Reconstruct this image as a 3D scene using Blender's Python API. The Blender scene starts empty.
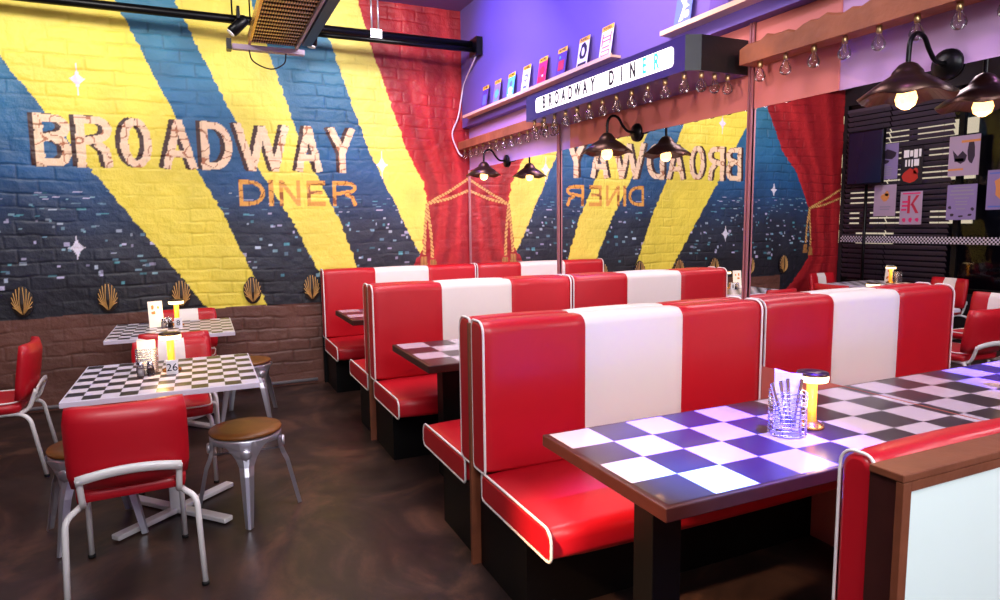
import bpy, bmesh, math, random
import numpy as np
from mathutils import Vector, Matrix
random.seed(7); rng = np.random.default_rng(11)
SC = bpy.context.scene; COL = SC.collection
PI = math.pi
AX = 2.589      # mirror plane
DY = 6.41       # mural wall
XL = -3.0       # window wall
X0 = 1.03       # aisle end of the booths
TZ = 0.76       # booth table height

# ------------------------------------------------------------ helpers
def lin(c):
    return tuple((v/255/12.92 if v/255 <= .04045 else ((v/255+.055)/1.055)**2.4) for v in c)
def mat(name, rgb, rough=.5, metal=0, emit=None, es=0, bump=0, bscale=40, spec=.5, coat=0, var=0, vscale=3):
    m = bpy.data.materials.new(name); m.use_nodes = True
    nt = m.node_tree; b = nt.nodes['Principled BSDF']
    c = lin(rgb)+(1,)
    b.inputs['Base Color'].default_value = c
    b.inputs['Roughness'].default_value = rough; b.inputs['Metallic'].default_value = metal
    b.inputs['Specular IOR Level'].default_value = spec
    b.inputs['Coat Weight'].default_value = coat
    if emit: b.inputs['Emission Color'].default_value = lin(emit)+(1,); b.inputs['Emission Strength'].default_value = es
    tc = nt.nodes.new('ShaderNodeTexCoord')
    if bump:
        n = nt.nodes.new('ShaderNodeTexNoise'); n.inputs['Scale'].default_value = bscale; n.inputs['Detail'].default_value = 4
        bp = nt.nodes.new('ShaderNodeBump'); bp.inputs['Strength'].default_value = bump; bp.inputs['Distance'].default_value = .01
        nt.links.new(tc.outputs['Object'], n.inputs['Vector']); nt.links.new(n.outputs['Fac'], bp.inputs['Height']); nt.links.new(bp.outputs['Normal'], b.inputs['Normal'])
    if var:
        n = nt.nodes.new('ShaderNodeTexNoise'); n.inputs['Scale'].default_value = vscale; n.inputs['Detail'].default_value = 6
        r = nt.nodes.new('ShaderNodeValToRGB'); r.color_ramp.elements[0].position = .3; r.color_ramp.elements[1].position = .7
        r.color_ramp.elements[0].color = tuple(v*(1-var) for v in c[:3])+(1,); r.color_ramp.elements[1].color = tuple(min(1, v*(1+var)) for v in c[:3])+(1,)
        nt.links.new(tc.outputs['Object'], n.inputs['Vector']); nt.links.new(n.outputs['Fac'], r.inputs['Fac']); nt.links.new(r.outputs['Color'], b.inputs['Base Color'])
    return m
def glassmat(name, tint=(255, 255, 255), rough=0.02, gloss=1.0):
    m = bpy.data.materials.new(name); m.use_nodes = True; nt = m.node_tree; nt.nodes.clear()
    o = nt.nodes.new('ShaderNodeOutputMaterial'); mx = nt.nodes.new('ShaderNodeMixShader'); t = nt.nodes.new('ShaderNodeBsdfTransparent'); g = nt.nodes.new('ShaderNodeBsdfGlossy')
    f = nt.nodes.new('ShaderNodeLayerWeight'); f.inputs['Blend'].default_value = .35
    mm = nt.nodes.new('ShaderNodeMath'); mm.operation = 'MULTIPLY'; mm.inputs[1].default_value = gloss
    t.inputs['Color'].default_value = lin(tint)+(1,); g.inputs['Roughness'].default_value = rough
    nt.links.new(f.outputs['Fresnel'], mm.inputs[0]); nt.links.new(mm.outputs[0], mx.inputs['Fac'])
    nt.links.new(t.outputs[0], mx.inputs[1]); nt.links.new(g.outputs[0], mx.inputs[2]); nt.links.new(mx.outputs[0], o.inputs['Surface'])
    return m
M = dict(
 red=mat('red_vinyl', (190, 14, 32), .42, bump=.16, bscale=9, coat=.08),
 dkred=mat('dark_red_vinyl', (150, 10, 18), .4, bump=.12, bscale=14),
 white=mat('white_vinyl', (240, 232, 228), .38, bump=.1, bscale=14, coat=.1),
 pipe=mat('white_piping', (245, 238, 235), .4),
 black=mat('black_laminate', (6, 5, 6), .5, spec=.25),
 blackm=mat('black_metal', (14, 14, 16), .35, .6),
 bronze=mat('dark_bronze', (74, 52, 44), .32, .8),
 wood=mat('brown_wood', (122, 66, 42), .5, bump=.2, bscale=30, var=.25, vscale=9),
 dwood=mat('table_edge_wood', (60, 25, 22), .4, var=.2, vscale=12),
 seatwood=mat('stool_wood', (122, 74, 30), .4, var=.35, vscale=8),
 beam=mat('beam_wood', (150, 86, 52), .6, bump=.4, bscale=22, var=.25, vscale=7),
 tileW=mat('white_tile', (206, 192, 208), .22, coat=.3),
 tileB=mat('dark_tile', (52, 39, 50), .3, coat=.2),
 tileK=mat('black_tile', (30, 20, 32), .3),
 melW=mat('white_melamine', (214, 206, 222), .3),
 tube=mat('white_tube', (232, 228, 226), .3, coat=.3),
 chrome=mat('chrome', (205, 205, 215), .18, 1),
 silver=mat('brushed_silver', (205, 203, 212), .34, .8, bump=.05),
 rubber=mat('rubber', (15, 15, 15), .7),
 paper=mat('paper', (240, 236, 232), .7),
 cyan=mat('pale_cyan_panel', (240, 255, 250), .45),
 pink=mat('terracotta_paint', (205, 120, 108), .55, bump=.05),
 lav=mat('lavender_paint', (196, 158, 200), .55, bump=.05),
 upper=mat('violet_grey_paint', (104, 86, 160), .6, bump=.08, bscale=12),
 fascia=mat('grey_fascia', (176, 158, 176), .5),
 ledge=mat('ledge_wood', (226, 190, 160), .5),
 ceilm=mat('ceiling_paint', (120, 96, 150), .7),
 dark=mat('dark_wall', (34, 28, 34), .7),
 box_lit=mat('box_violet_lit', (44, 30, 104), .35, coat=.2),
 boxblk=mat('box_black', (11, 12, 12), .45, bump=.1),
 mirror=mat('mirror', (242, 240, 242), .0, 1),
 postm=mat('bronze_strip', (176, 118, 122), .4, .45),
 signlit=mat('sign_lit', (255, 250, 250), .4, emit=(255, 246, 250), es=1.5),
 ink=mat('ink', (22, 16, 40), .5), inkc=mat('ink_cyan', (60, 190, 230), .5, emit=(60, 190, 230), es=.3),
 bulbw=mat('warm_bulb', (255, 220, 170), .3, emit=(255, 190, 110), es=5),
 amber=mat('amber_stem', (255, 190, 70), .3, emit=(255, 138, 26), es=1.35),
 ring=mat('lamp_ring', (255, 240, 210), .3, emit=(255, 222, 160), es=3.2),
 goldm=mat('gold_base', (214, 150, 70), .25, .8),
 brass=mat('brass_socket', (190, 160, 110), .3, .9),
 gold=mat('gold_line', (206, 158, 92), .4, .3), shell=mat('shell_dark', (44, 32, 28), .5),
 slat=mat('blind_slat', (84, 74, 88), .45, spec=.3),
 copper=mat('copper_mesh', (150, 96, 62), .35, .6), coppd=mat('copper_dark', (52, 28, 24), .5, .3),
 cable=mat('white_cable', (230, 215, 235), .5), blkcable=mat('black_cable', (25, 20, 22), .6),
 whitep=mat('white_plastic', (235, 232, 235), .4),
 navy=mat('navy_screen', (16, 20, 52), .25),
 pglass=glassmat('bulb_glass', gloss=.8), wglass=glassmat('window_glass', (235, 235, 245), gloss=.35),
 shaker=glassmat('shaker_glass', (225, 220, 225), gloss=.9),
 salt=mat('salt', (238, 232, 226), .7), pepper=mat('pepper', (60, 40, 34), .8),
)
# floor: polished mottled concrete
def floor_mat():
    m = bpy.data.materials.new('polished_concrete'); m.use_nodes = True; nt = m.node_tree; b = nt.nodes['Principled BSDF']
    tc = nt.nodes.new('ShaderNodeTexCoord')
    n = nt.nodes.new('ShaderNodeTexNoise'); n.inputs['Scale'].default_value = 1.6; n.inputs['Detail'].default_value = 9; n.inputs['Roughness'].default_value = .68; n.inputs['Distortion'].default_value = 1.3
    r = nt.nodes.new('ShaderNodeValToRGB'); e = r.color_ramp.elements
    e[0].position = .32; e[0].color = lin((26, 19, 20))+(1,); e[1].position = .68; e[1].color = lin((98, 66, 53))+(1,)
    k = r.color_ramp.elements.new(.5); k.color = lin((52, 36, 33))+(1,)
    nt.links.new(tc.outputs['Object'], n.inputs['Vector']); nt.links.new(n.outputs['Fac'], r.inputs['Fac']); nt.links.new(r.outputs['Color'], b.inputs['Base Color'])
    n2 = nt.nodes.new('ShaderNodeTexNoise'); n2.inputs['Scale'].default_value = 5; n2.inputs['Detail'].default_value = 5
    mr = nt.nodes.new('ShaderNodeMapRange'); mr.inputs['To Min'].default_value = .22; mr.inputs['To Max'].default_value = .5
    nt.links.new(tc.outputs['Object'], n2.inputs['Vector']); nt.links.new(n2.outputs['Fac'], mr.inputs['Value']); nt.links.new(mr.outputs[0], b.inputs['Roughness'])
    bp = nt.nodes.new('ShaderNodeBump'); bp.inputs['Strength'].default_value = .12; bp.inputs['Distance'].default_value = .01
    nt.links.new(n2.outputs['Fac'], bp.inputs['Height']); nt.links.new(bp.outputs['Normal'], b.inputs['Normal'])
    return m
M['floor'] = floor_mat()
def perforated():
    m = M['copper']; nt = m.node_tree; b = nt.nodes['Principled BSDF']; tc = nt.nodes.new('ShaderNodeTexCoord'); wv = nt.nodes.new('ShaderNodeTexWave'); wv.inputs['Scale'].default_value = 18; wv.bands_direction = 'X'
    r = nt.nodes.new('ShaderNodeValToRGB'); r.color_ramp.interpolation = 'CONSTANT'; r.color_ramp.elements[0].color = lin((46, 26, 22))+(1,); r.color_ramp.elements[1].position = .42; r.color_ramp.elements[1].color = lin((206, 150, 104))+(1,)
    nt.links.new(tc.outputs['Object'], wv.inputs['Vector']); nt.links.new(wv.outputs['Fac'], r.inputs['Fac']); nt.links.new(r.outputs['Color'], b.inputs['Base Color'])
perforated()

def box(bm, x0, x1, y0, y1, z0, z1, mi=0, bev=0, seg=2):
    t = bmesh.new(); bmesh.ops.create_cube(t, size=1)
    for v in t.verts: v.co = Vector(((x0+x1)/2+v.co.x*(x1-x0), (y0+y1)/2+v.co.y*(y1-y0), (z0+z1)/2+v.co.z*(z1-z0)))
    if bev: bmesh.ops.bevel(t, geom=t.edges[:], offset=bev, segments=seg, affect='EDGES', profile=.5)
    for f in t.faces: f.material_index = mi; f.smooth = False
    merge(bm, t); return bm
def merge(bm, t, mx=None):
    if mx: bmesh.ops.transform(t, matrix=mx, verts=t.verts[:])
    me = bpy.data.meshes.new('t'); t.to_mesh(me); t.free(); bm.from_mesh(me); bpy.data.meshes.remove(me)
def frame(d):
    d = d.normalized(); a = Vector((0, 0, 1)) if abs(d.z) < .9 else Vector((1, 0, 0)); u = d.cross(a).normalized(); return u, d.cross(u).normalized()
def tube(bm, pts, r, n=8, mi=0, closed=False, cap=True, flat=None):
    pts = [Vector(p) for p in pts]; rings = []; N = len(pts)
    rr = r if hasattr(r, '__len__') else [r]*N
    u = None
    for i, p in enumerate(pts):
        if closed: d = pts[(i+1) % N]-pts[i-1]
        else: d = pts[min(i+1, N-1)]-pts[max(i-1, 0)]
        d.normalize()
        if u is None: u, v = frame(d)
        else:
            u = (u-d*u.dot(d)).normalized(); v = d.cross(u).normalized()
        rings.append([bm.verts.new(p+u*math.cos(2*PI*k/n)*rr[i]+v*math.sin(2*PI*k/n)*rr[i]) for k in range(n)])
    for i in range(N if closed else N-1):
        a, b = rings[i], rings[(i+1) % N]
        off = 0
        if closed and i == N-1:
            off = min(range(n), key=lambda o: (a[0].co-b[o].co).length)
        for k in range(n):
            f = bm.faces.new((a[k], a[(k+1) % n], b[(k+1+off) % n], b[(k+off) % n])); f.smooth = True; f.material_index = mi
    if cap and not closed:
        for ring in (rings[0][::-1], rings[-1]):
            f = bm.faces.new(ring); f.material_index = mi
    return bm
def smooth(pts, n=6):
    P = [Vector(p) for p in pts]; out = []
    Q = [P[0]*2-P[1]]+P+[P[-1]*2-P[-2]]
    for i in range(1, len(Q)-2):
        for k in range(n):
            t = k/n; a, b, c, d = Q[i-1:i+3]
            out.append(.5*((2*b)+(c-a)*t+(2*a-5*b+4*c-d)*t*t+(3*b-a-3*c+d)*t**3))
    out.append(P[-1]); return out
def fillet(pts, r, n=5):
    P = [Vector(p) for p in pts]; out = [P[0]]
    for i in range(1, len(P)-1):
        a = (P[i-1]-P[i]); b = (P[i+1]-P[i]); rr = min(r, a.length*.45, b.length*.45)
        s = P[i]+a.normalized()*rr; e = P[i]+b.normalized()*rr
        for k in range(n+1):
            t = k/n; out.append(s*(1-t)**2+P[i]*2*t*(1-t)+e*t*t)
    out.append(P[-1]); return out
def lathe(bm, prof, c=(0, 0, 0), n=20, mi=0, cap=True):
    rings = []
    for r, z in prof:
        rings.append([bm.verts.new((c[0]+r*math.cos(2*PI*k/n), c[1]+r*math.sin(2*PI*k/n), c[2]+z)) for k in range(n)])
    for i in range(len(rings)-1):
        for k in range(n):
            f = bm.faces.new((rings[i][k], rings[i][(k+1) % n], rings[i+1][(k+1) % n], rings[i+1][k])); f.smooth = True; f.material_index = mi
    if cap:
        f = bm.faces.new(rings[0][::-1]); f.material_index = mi; f = bm.faces.new(rings[-1]); f.material_index = mi
    return bm
def obj(name, bm, mats, parent=None, loc=None, rot=None):
    me = bpy.data.meshes.new(name)
    if isinstance(bm, bmesh.types.BMesh):
        bmesh.ops.recalc_face_normals(bm, faces=bm.faces[:]); bm.to_mesh(me); bm.free()
    else: me = bm
    for m in (mats if isinstance(mats, (list, tuple)) else [mats]): me.materials.append(M[m] if isinstance(m, str) else m)
    o = bpy.data.objects.new(name, me); COL.objects.link(o)
    if parent: o.parent = parent
    if loc: o.location = loc
    if rot: o.rotation_euler = rot
    return o
def B(): return bmesh.new()
def tag(o, label, cat, group=None, kind=None):
    o['label'] = label; o['category'] = cat
    if group: o['group'] = group
    if kind: o['kind'] = kind
    return o
def thing(name, label, cat, loc=(0, 0, 0), rz=0, group=None):
    o = bpy.data.objects.new(name, None); COL.objects.link(o); o.empty_display_size = .1
    o.location = loc; o.rotation_euler = (0, 0, rz); return tag(o, label, cat, group)
def struct(name, bm, m, label=None):
    o = obj(name, bm, m); o['kind'] = 'structure'
    if label: o['label'] = label
    return o
def kids(o): return [c for c in bpy.data.objects if c.parent == o]
def dup(root, loc=None, rz=None, label=None, group=None):
    def cp(o, par):
        c = o.copy(); COL.objects.link(c); c.parent = par
        for k in kids(o): cp(k, c)
        return c
    r = cp(root, None)
    if loc is not None: r.location = loc
    if rz is not None: r.rotation_euler = (0, 0, rz)
    if label: r['label'] = label
    if group: r['group'] = group
    return r
def text_bm(s, size, depth=.001, xs=1, align='CENTER', off=0):
    cu = bpy.data.curves.new('t', 'FONT'); cu.body = s; cu.size = size; cu.extrude = depth; cu.offset = off; cu.align_x = align; cu.align_y = 'CENTER'
    o = bpy.data.objects.new('t', cu); me = bpy.data.meshes.new_from_object(o)
    b = bmesh.new(); b.from_mesh(me); bmesh.ops.scale(b, vec=(xs, 1, 1), verts=b.verts[:])
    bpy.data.objects.remove(o); bpy.data.curves.remove(cu); bpy.data.meshes.remove(me); 
    for f in b.faces: f.material_index = 0
    return b

# ------------------------------------------------------------ mural wall
def vnoise(x, z, s, seed):
    r = np.random.default_rng(seed).random((128, 128)); u = x*s+40; v = z*s+40
    i = np.floor(u).astype(int); j = np.floor(v).astype(int); fu = u-i; fv = v-j; fu = fu*fu*(3-2*fu); fv = fv*fv*(3-2*fv)
    g = lambda a, b: r[a % 128, b % 128]
    return (g(i, j)*(1-fu)+g(i+1, j)*fu)*(1-fv)+(g(i, j+1)*(1-fu)+g(i+1, j+1)*fu)*fv
def seg_mask(x, z, pts, w, flat=True):
    m = np.zeros(x.shape, bool)
    for (a, b) in zip(pts[:-1], pts[1:]):
        dx, dz = b[0]-a[0], b[1]-a[1]; L = math.hypot(dx, dz)
        t = ((x-a[0])*dx+(z-a[1])*dz)/L; d = np.abs((x-a[0])*dz-(z-a[1])*dx)/L
        m |= (t > -.001) & (t < L+.001) & (d < w)
    for p in pts[1:-1]: m |= (x-p[0])**2+(z-p[1])**2 < w*w
    return m
def arc(cx, cz, rx, rz, a0, a1, n=10):
    return [(cx+rx*math.cos(math.radians(a0+(a1-a0)*k/n)), cz+rz*math.sin(math.radians(a0+(a1-a0)*k/n))) for k in range(n+1)]
# strokes in a unit box; k = half stroke relative to the width
def glyph(ch, k, kz):
    l, r, b, t = k, 1-k, kz, 1-kz
    if ch == 'B': return [[(l, 0), (l, 1)], [(0, t), (.55, t)]+arc(.55, .76, r-.55, t-.76, 90, -90)+[(.1, .52)], [(.55, .52)]+arc(.6, (.52+b)/2, r-.6, (.52-b)/2, 90, -90)+[(0, b)]]
    if ch == 'R': return [[(l, 0), (l, 1)], [(0, t), (.55, t)]+arc(.58, .74, r-.58, t-.74, 90, -90)+[(.1, .48)], [(.55, .48), (.8, .34), (r, 0)]]
    if ch == 'O': return [arc(.5, .5, .5-k, .5-kz, 90, 450, 24)]
    if ch == 'A': return [[(l*.8, 0), (.5, 1)], [(1-l*.8, 0), (.5, 1)], [(.2, .3), (.8, .3)]]
    if ch == 'D': return [[(l, 0), (l, 1)], [(0, t), (.4, t)]+arc(.4, .5, r-.4, .5-kz, 90, -90, 14)+[(0, b)]]
    if ch == 'W': return [[(l*.5, 1), (.28, 0)], [(.28, 0), (.5, .95)], [(.5, .95), (.72, 0)], [(.72, 0), (1-l*.5, 1)]]
    if ch == 'Y': return [[(l*.8, 1), (.5, .45), (1-l*.8, 1)], [(.5, .5), (.5, 0)]]
    if ch == 'I': return [[(.5, 0), (.5, 1)]]
    if ch == 'N': return [[(l, 0), (l, 1)], [(r, 0), (r, 1)], [(l, 1), (r, 0)]]
    if ch == 'E': return [[(l, 0), (l, 1)], [(0, t), (1, t)], [(0, .52), (.85, .52)], [(0, b), (1, b)]]
def word_mask(x, z, letters, z0, z1, w, dx=0, dz=0):
    m = np.zeros(x.shape, bool); H = z1-z0
    for ch, a, b in letters:
        W = b-a
        for s in glyph(ch, w/W, w/H):
            pts = [(a+p[0]*W+dx, z0+p[1]*H+dz) for p in s]; m |= seg_mask(x, z, pts, w)
        
    ins = (z > z0+dz-.004) & (z < z1+dz+.004)
    return m & ins
def build_mural():
    S = .0085; x = np.arange(XL, AX+.03+S, S); z = np.arange(0, 3.64+S, S); nx, nz = len(x), len(z)
    Xg, Zg = np.meshgrid(x, z, indexing='ij')
    # brick relief
    row = np.floor((Zg+(vnoise(Xg, Zg, 1.1, 4)-.5)*.05)/.112); u = Xg+(row % 2)*.135+vnoise(row*3.1, row*0, 1, 3)*.12+(vnoise(Xg, Zg, 3, 14)-.5)*.05; bx = np.mod(u, .275)
    wob = (vnoise(Xg, Zg, 1.1, 4)-.5)*.05; bz = np.mod(Zg+wob, .112); bz = np.clip(bz+(vnoise(Xg, Zg, 9, 5)-.5)*.016, 0, .112)
    d = np.minimum(np.minimum(bx, .275-bx), np.minimum(bz, .112-bz))
    bid = vnoise(np.floor(u/.275)*7.3+row*1.7, row*5.1, 1, 9)
    h = np.clip(d/.013, 0, 1); h = h*h*(3-2*h)
    strength = .12+.88*np.clip((vnoise(Xg, Zg, 2.6, 21)*.6+vnoise(Xg, Zg, 8, 22)*.4-.38)*3, 0, 1)
    mort = (1-h)*strength
    disp = h*.0075*strength+bid*.0035+(vnoise(Xg, Zg, 9, 16)-.5)*.005+(vnoise(Xg, Zg, 22, 6)-.5)*.004+(vnoise(Xg, Zg, 55, 8)-.5)*.002
    jx = Xg+(vnoise(Xg, Zg, 30, 12)-.5)*.022; jz = Zg+(vnoise(Xg, Zg, 30, 13)-.5)*.012
    C = np.zeros((nx, nz, 3))
    def L(c): return np.array(lin(c))
    # night sky: teal blue at the top, blue, then nearly black towards the skyline (painted)
    stops = [(0, (26, 26, 34)), (1.0, (34, 34, 44)), (1.45, (42, 48, 66)), (1.72, (38, 62, 98)), (2.0, (32, 82, 130)), (2.6, (40, 102, 142)), (3.2, (58, 124, 150)), (3.7, (58, 124, 150))]
    zz = Zg+(vnoise(Xg, Zg, 4, 30)-.5)*.12
    for k in range(3): C[..., k] = np.interp(zz, [s[0] for s in stops], [L(s[1])[k] for s in stops])
    # brush variation
    C *= (.82+.36*vnoise(Xg, Zg, 6, 31))[..., None]
    # city lights
    pal = [L(c) for c in ((150, 190, 205), (190, 205, 225), (120, 165, 190), (205, 200, 235), (90, 160, 175))]
    for _ in range(430):
        zc = 1.0+.82*random.random()**.8; xc = random.uniform(XL+.3, AX); big = 1.15-(zc-1.0)*.75
        w = random.uniform(.009, .028)*(big if zc < 1.6 else 1.25); hh = random.uniform(.007, .017)*big*(1 if zc < 1.6 else .6)
        i0, i1 = np.searchsorted(x, (xc-w, xc+w)); j0, j1 = np.searchsorted(z, (zc-hh, zc+hh))
        a = random.uniform(.35, 1)
        C[i0:i1, j0:j1] = C[i0:i1, j0:j1]*(1-a)+pal[random.randrange(5)]*a
    # searchlight beams
    def edge(pts): # x of an edge as a function of z
        p = sorted(pts, key=lambda q: q[1]); return np.interp(jz, [q[1] for q in p], [q[0] for q in p])
    def ext(pts):
        p = sorted(pts, key=lambda q: q[1]); (a, b), (c, e) = p[-2], p[-1]; s = (c-a)/(e-b)
        (f, g), (hh, i) = p[0], p[1]; s2 = (hh-f)/(i-g)
        return [(f+s2*(0-g), 0)]+p+[(c+s*(4-e), 4)]
    beams = [([(-1.32, 2.84), (-1.06, 2.44), (-.79, 2.01), (.01, .82)], [(-.48, 3.29), (-.14, 2.51), (.01, 2.03), (.19, 1.68), (.54, .8)]),
             ([(-.03, 3.33), (.24, 2.71), (.35, 2.46), (.51, 2.07), (.82, 1.53), (1.02, 1.09), (1.14, .8)], [(.68, 3.04), (.87, 2.42), (.96, 2.16), (1.24, 1.57), (1.41, 1.07)]),
             ([(1.11, 3.49), (1.19, 3.3), (1.55, 2.23), (2.05, 1.18)], [(3, 0), (3, 4)])]
    yel = L((244, 222, 80)); yv = (.86+.2*vnoise(Xg, Zg, 5, 33))[..., None]
    ymask = np.zeros(Xg.shape, bool)
    for i, (l, r) in enumerate(beams):
        m = (jx > edge(ext(l))) & (jx < (edge(ext(r)) if i < 2 else 9)); ymask |= m
        C[m] = (yel*np.array([1, 1+.02*i, 1+.35*i])*yv)[m]
    # curtains
    def curtain(sgn):
        if sgn > 0: pts = [(1.49, 3.62), (1.57, 3.31), (1.93, 2.25), (2.09, 1.95), (2.13, 1.73), (2.07, 1.27), (1.93, 1.02), (1.8, .8)]; X = jx; X1 = AX+.02
        else: pts = [(1.25, 3.62), (1.33, 3.31), (1.61, 2.89), (1.85, 2.43), (2.14, 2.14), (2.39, 1.67), (2.45, 1.2), (2.40, .97), (2.14, .68), (1.9, .5), (1.7, .2)]; X = -jx; X1 = -XL+.02
        p = sorted(pts, key=lambda q: q[1]); e = np.interp(jz, [q[1] for q in p], [q[0] for q in p])
        zlo = .74 if sgn > 0 else .0
        m = (X > e) & (Zg > zlo); s = np.clip((X-e)/(X1-e+1e-6), 0, 1)
        f = .5+.5*np.sin(s*17+vnoise(Xg, Zg, 1.3, 40)*5); f2 = .5+.5*np.sin(s*41+vnoise(Xg, Zg, 2, 41)*4)
        col = L((166, 22, 34))*(1.0+.0*f[..., None]); dk = L((112, 12, 24)); hi = L((205, 48, 52))
        f = np.clip(f*.7+f2*.3, 0, 1)[..., None]
        c = dk+(hi-dk)*f**1.3; c = c*.55+col*.45
        C[m] = c[m]
        # rope
        def P(px, pz): return (px*sgn, pz)
        if sgn > 0: a, b = (2.13, 1.72), (AX, 1.98); t0 = (2.13, 1.72)
        else: a, b = (2.39, 1.67), (3.0, 1.93); t0 = (2.40, 1.67)
        tw = (np.mod(Xg*sgn*1.2+Zg*1.4, .055) < .036)[..., None]
        rc = np.where(tw, L((226, 176, 104)), L((150, 92, 48)))
        mk = seg_mask(Xg, Zg, [P(*a), P((a[0]+b[0])/2, a[1]+.12), P(*b)], .013) | seg_mask(Xg, Zg, [P(*a), P((a[0]+b[0])/2, a[1]+.05), P(b[0], b[1]-.12)], .013)
        mk |= seg_mask(Xg, Zg, [P(*t0), P(t0[0]-.03, 1.45), P(t0[0]-.045, 1.2)], .015) | seg_mask(Xg, Zg, [P(*t0), P(t0[0]+.035, 1.4), P(t0[0]+.045, 1.17)], .015)
        C[mk] = rc[mk]
        for q in ((t0[0]-.05, 1.13), (t0[0]+.05, 1.09)):
            mk = (np.abs(Xg*sgn-q[0]) < .03+.012*(q[1]+.05-Zg)/.1) & (np.abs(Zg-q[1]) < .06)
            C[mk] = L((176, 122, 66))*(.8+.3*(np.mod(Xg[mk], .012) < .006)[:, None])
    curtain(1); curtain(-1)
    # stars
    for cx, cz, rx, rz, col in ((-.824, 2.717, .085, .13, (240, 215, 235)), (-.924, 1.35, .085, .14, (228, 224, 240)), (1.675, 2.095, .09, .14, (250, 225, 235)), (-1.73, 1.91, .07, .14, (225, 222, 240))):
        a = np.abs(Xg-cx)/rx; b = np.abs(Zg-cz)/rz; m = (np.sqrt(a)+np.sqrt(b) < .98) & (a < 1) & (b < 1); C[m] = L(col)
    # lettering
    l1 = [('B', -1.15, -.905), ('R', -.865, -.61), ('O', -.555, -.315), ('A', -.24, .025), ('D', .065, .32), ('W', .355, .80), ('A', .865, 1.10), ('Y', 1.165, 1.42)]
    l2 = [('D', .355, .575), ('I', .60, .66), ('N', .70, .89), ('E', .95, 1.12), ('R', 1.185, 1.42)]
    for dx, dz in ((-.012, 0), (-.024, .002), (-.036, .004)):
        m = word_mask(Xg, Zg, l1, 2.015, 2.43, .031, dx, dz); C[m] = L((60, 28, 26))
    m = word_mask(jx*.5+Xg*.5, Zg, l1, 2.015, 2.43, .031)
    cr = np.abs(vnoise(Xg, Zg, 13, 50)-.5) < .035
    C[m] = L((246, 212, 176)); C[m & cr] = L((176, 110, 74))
    m = word_mask(Xg, Zg, l2, 1.70, 1.93, .0175); 
    C[m] = L((224, 160, 72)); C[m & (np.abs(vnoise(Xg, Zg, 15, 51)-.5) < .05)] = L((150, 84, 34))
    # brown painted dado
    e = .785+(vnoise(Xg, Zg*0, 3, 60)-.5)*.03; m = (Zg < e) & ~((Xg < -1.9) & (Zg > 0))
    C[m] = (L((104, 66, 56))*(.72+.5*vnoise(Xg, Zg, 5, 61))[..., None])[m]
    # occlusion shade painted into the mortar lines
    C *= (1-.30*mort*np.where(ymask, .5, 1.3)*(vnoise(Xg, Zg, 11, 70) > .25))[..., None]
    ver = np.empty((nx*nz, 3), np.float32); ver[:, 0] = Xg.ravel(); ver[:, 1] = (DY+.008-disp).ravel(); ver[:, 2] = Zg.ravel()
    i, j = np.meshgrid(np.arange(nx-1), np.arange(nz-1), indexing='ij'); a = (i*nz+j).ravel()
    q = np.stack([a, a+nz, a+nz+1, a+1], 1).astype(np.int32)
    me = bpy.data.meshes.new('wall_far'); me.vertices.add(len(ver)); me.vertices.foreach_set('co', ver.ravel())
    me.loops.add(q.size); me.loops.foreach_set('vertex_index', q.ravel()); me.polygons.add(len(q))
    me.polygons.foreach_set('loop_start', np.arange(0, q.size, 4, dtype=np.int32)); me.polygons.foreach_set('use_smooth', np.ones(len(q), bool))
    me.update(calc_edges=True)
    ca = me.color_attributes.new('paint', 'FLOAT_COLOR', 'POINT'); col = np.ones((nx*nz, 4), np.float32); col[:, :3] = np.clip(C, 0, 1).reshape(-1, 3); ca.data.foreach_set('color', col.ravel())
    m = bpy.data.materials.new('mural_paint'); m.use_nodes = True; nt = m.node_tree; b = nt.nodes['Principled BSDF']; b.inputs['Roughness'].default_value = .5
    at = nt.nodes.new('ShaderNodeAttribute'); at.attribute_name = 'paint'; nt.links.new(at.outputs['Color'], b.inputs['Base Color'])
    tc = nt.nodes.new('ShaderNodeTexCoord'); n = nt.nodes.new('ShaderNodeTexNoise'); n.inputs['Scale'].default_value = 60; bp = nt.nodes.new('ShaderNodeBump'); bp.inputs['Strength'].default_value = .25; bp.inputs['Distance'].default_value = .01
    nt.links.new(tc.outputs['Object'], n.inputs['Vector']); nt.links.new(n.outputs['Fac'], bp.inputs['Height']); nt.links.new(bp.outputs['Normal'], b.inputs['Normal'])
    o = obj('wall_far', me, m); o['kind'] = 'structure'
    o['label'] = 'brick wall with painted mural of yellow beams, red curtains and BROADWAY DINER'
build_mural()

# ------------------------------------------------------------ room shell
YB = -1.6
struct('floor', box(B(), XL-.1, AX+.12, YB-.1, DY+.1, -.1, 0), 'floor')
struct('ceiling', box(B(), XL-.1, AX+.12, YB-.1, DY+.1, 3.64, 3.74), 'ceilm')
struct('wall_back', box(B(), XL-.1, AX+.12, YB-.1, YB, 0, 3.64), 'upper')
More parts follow.
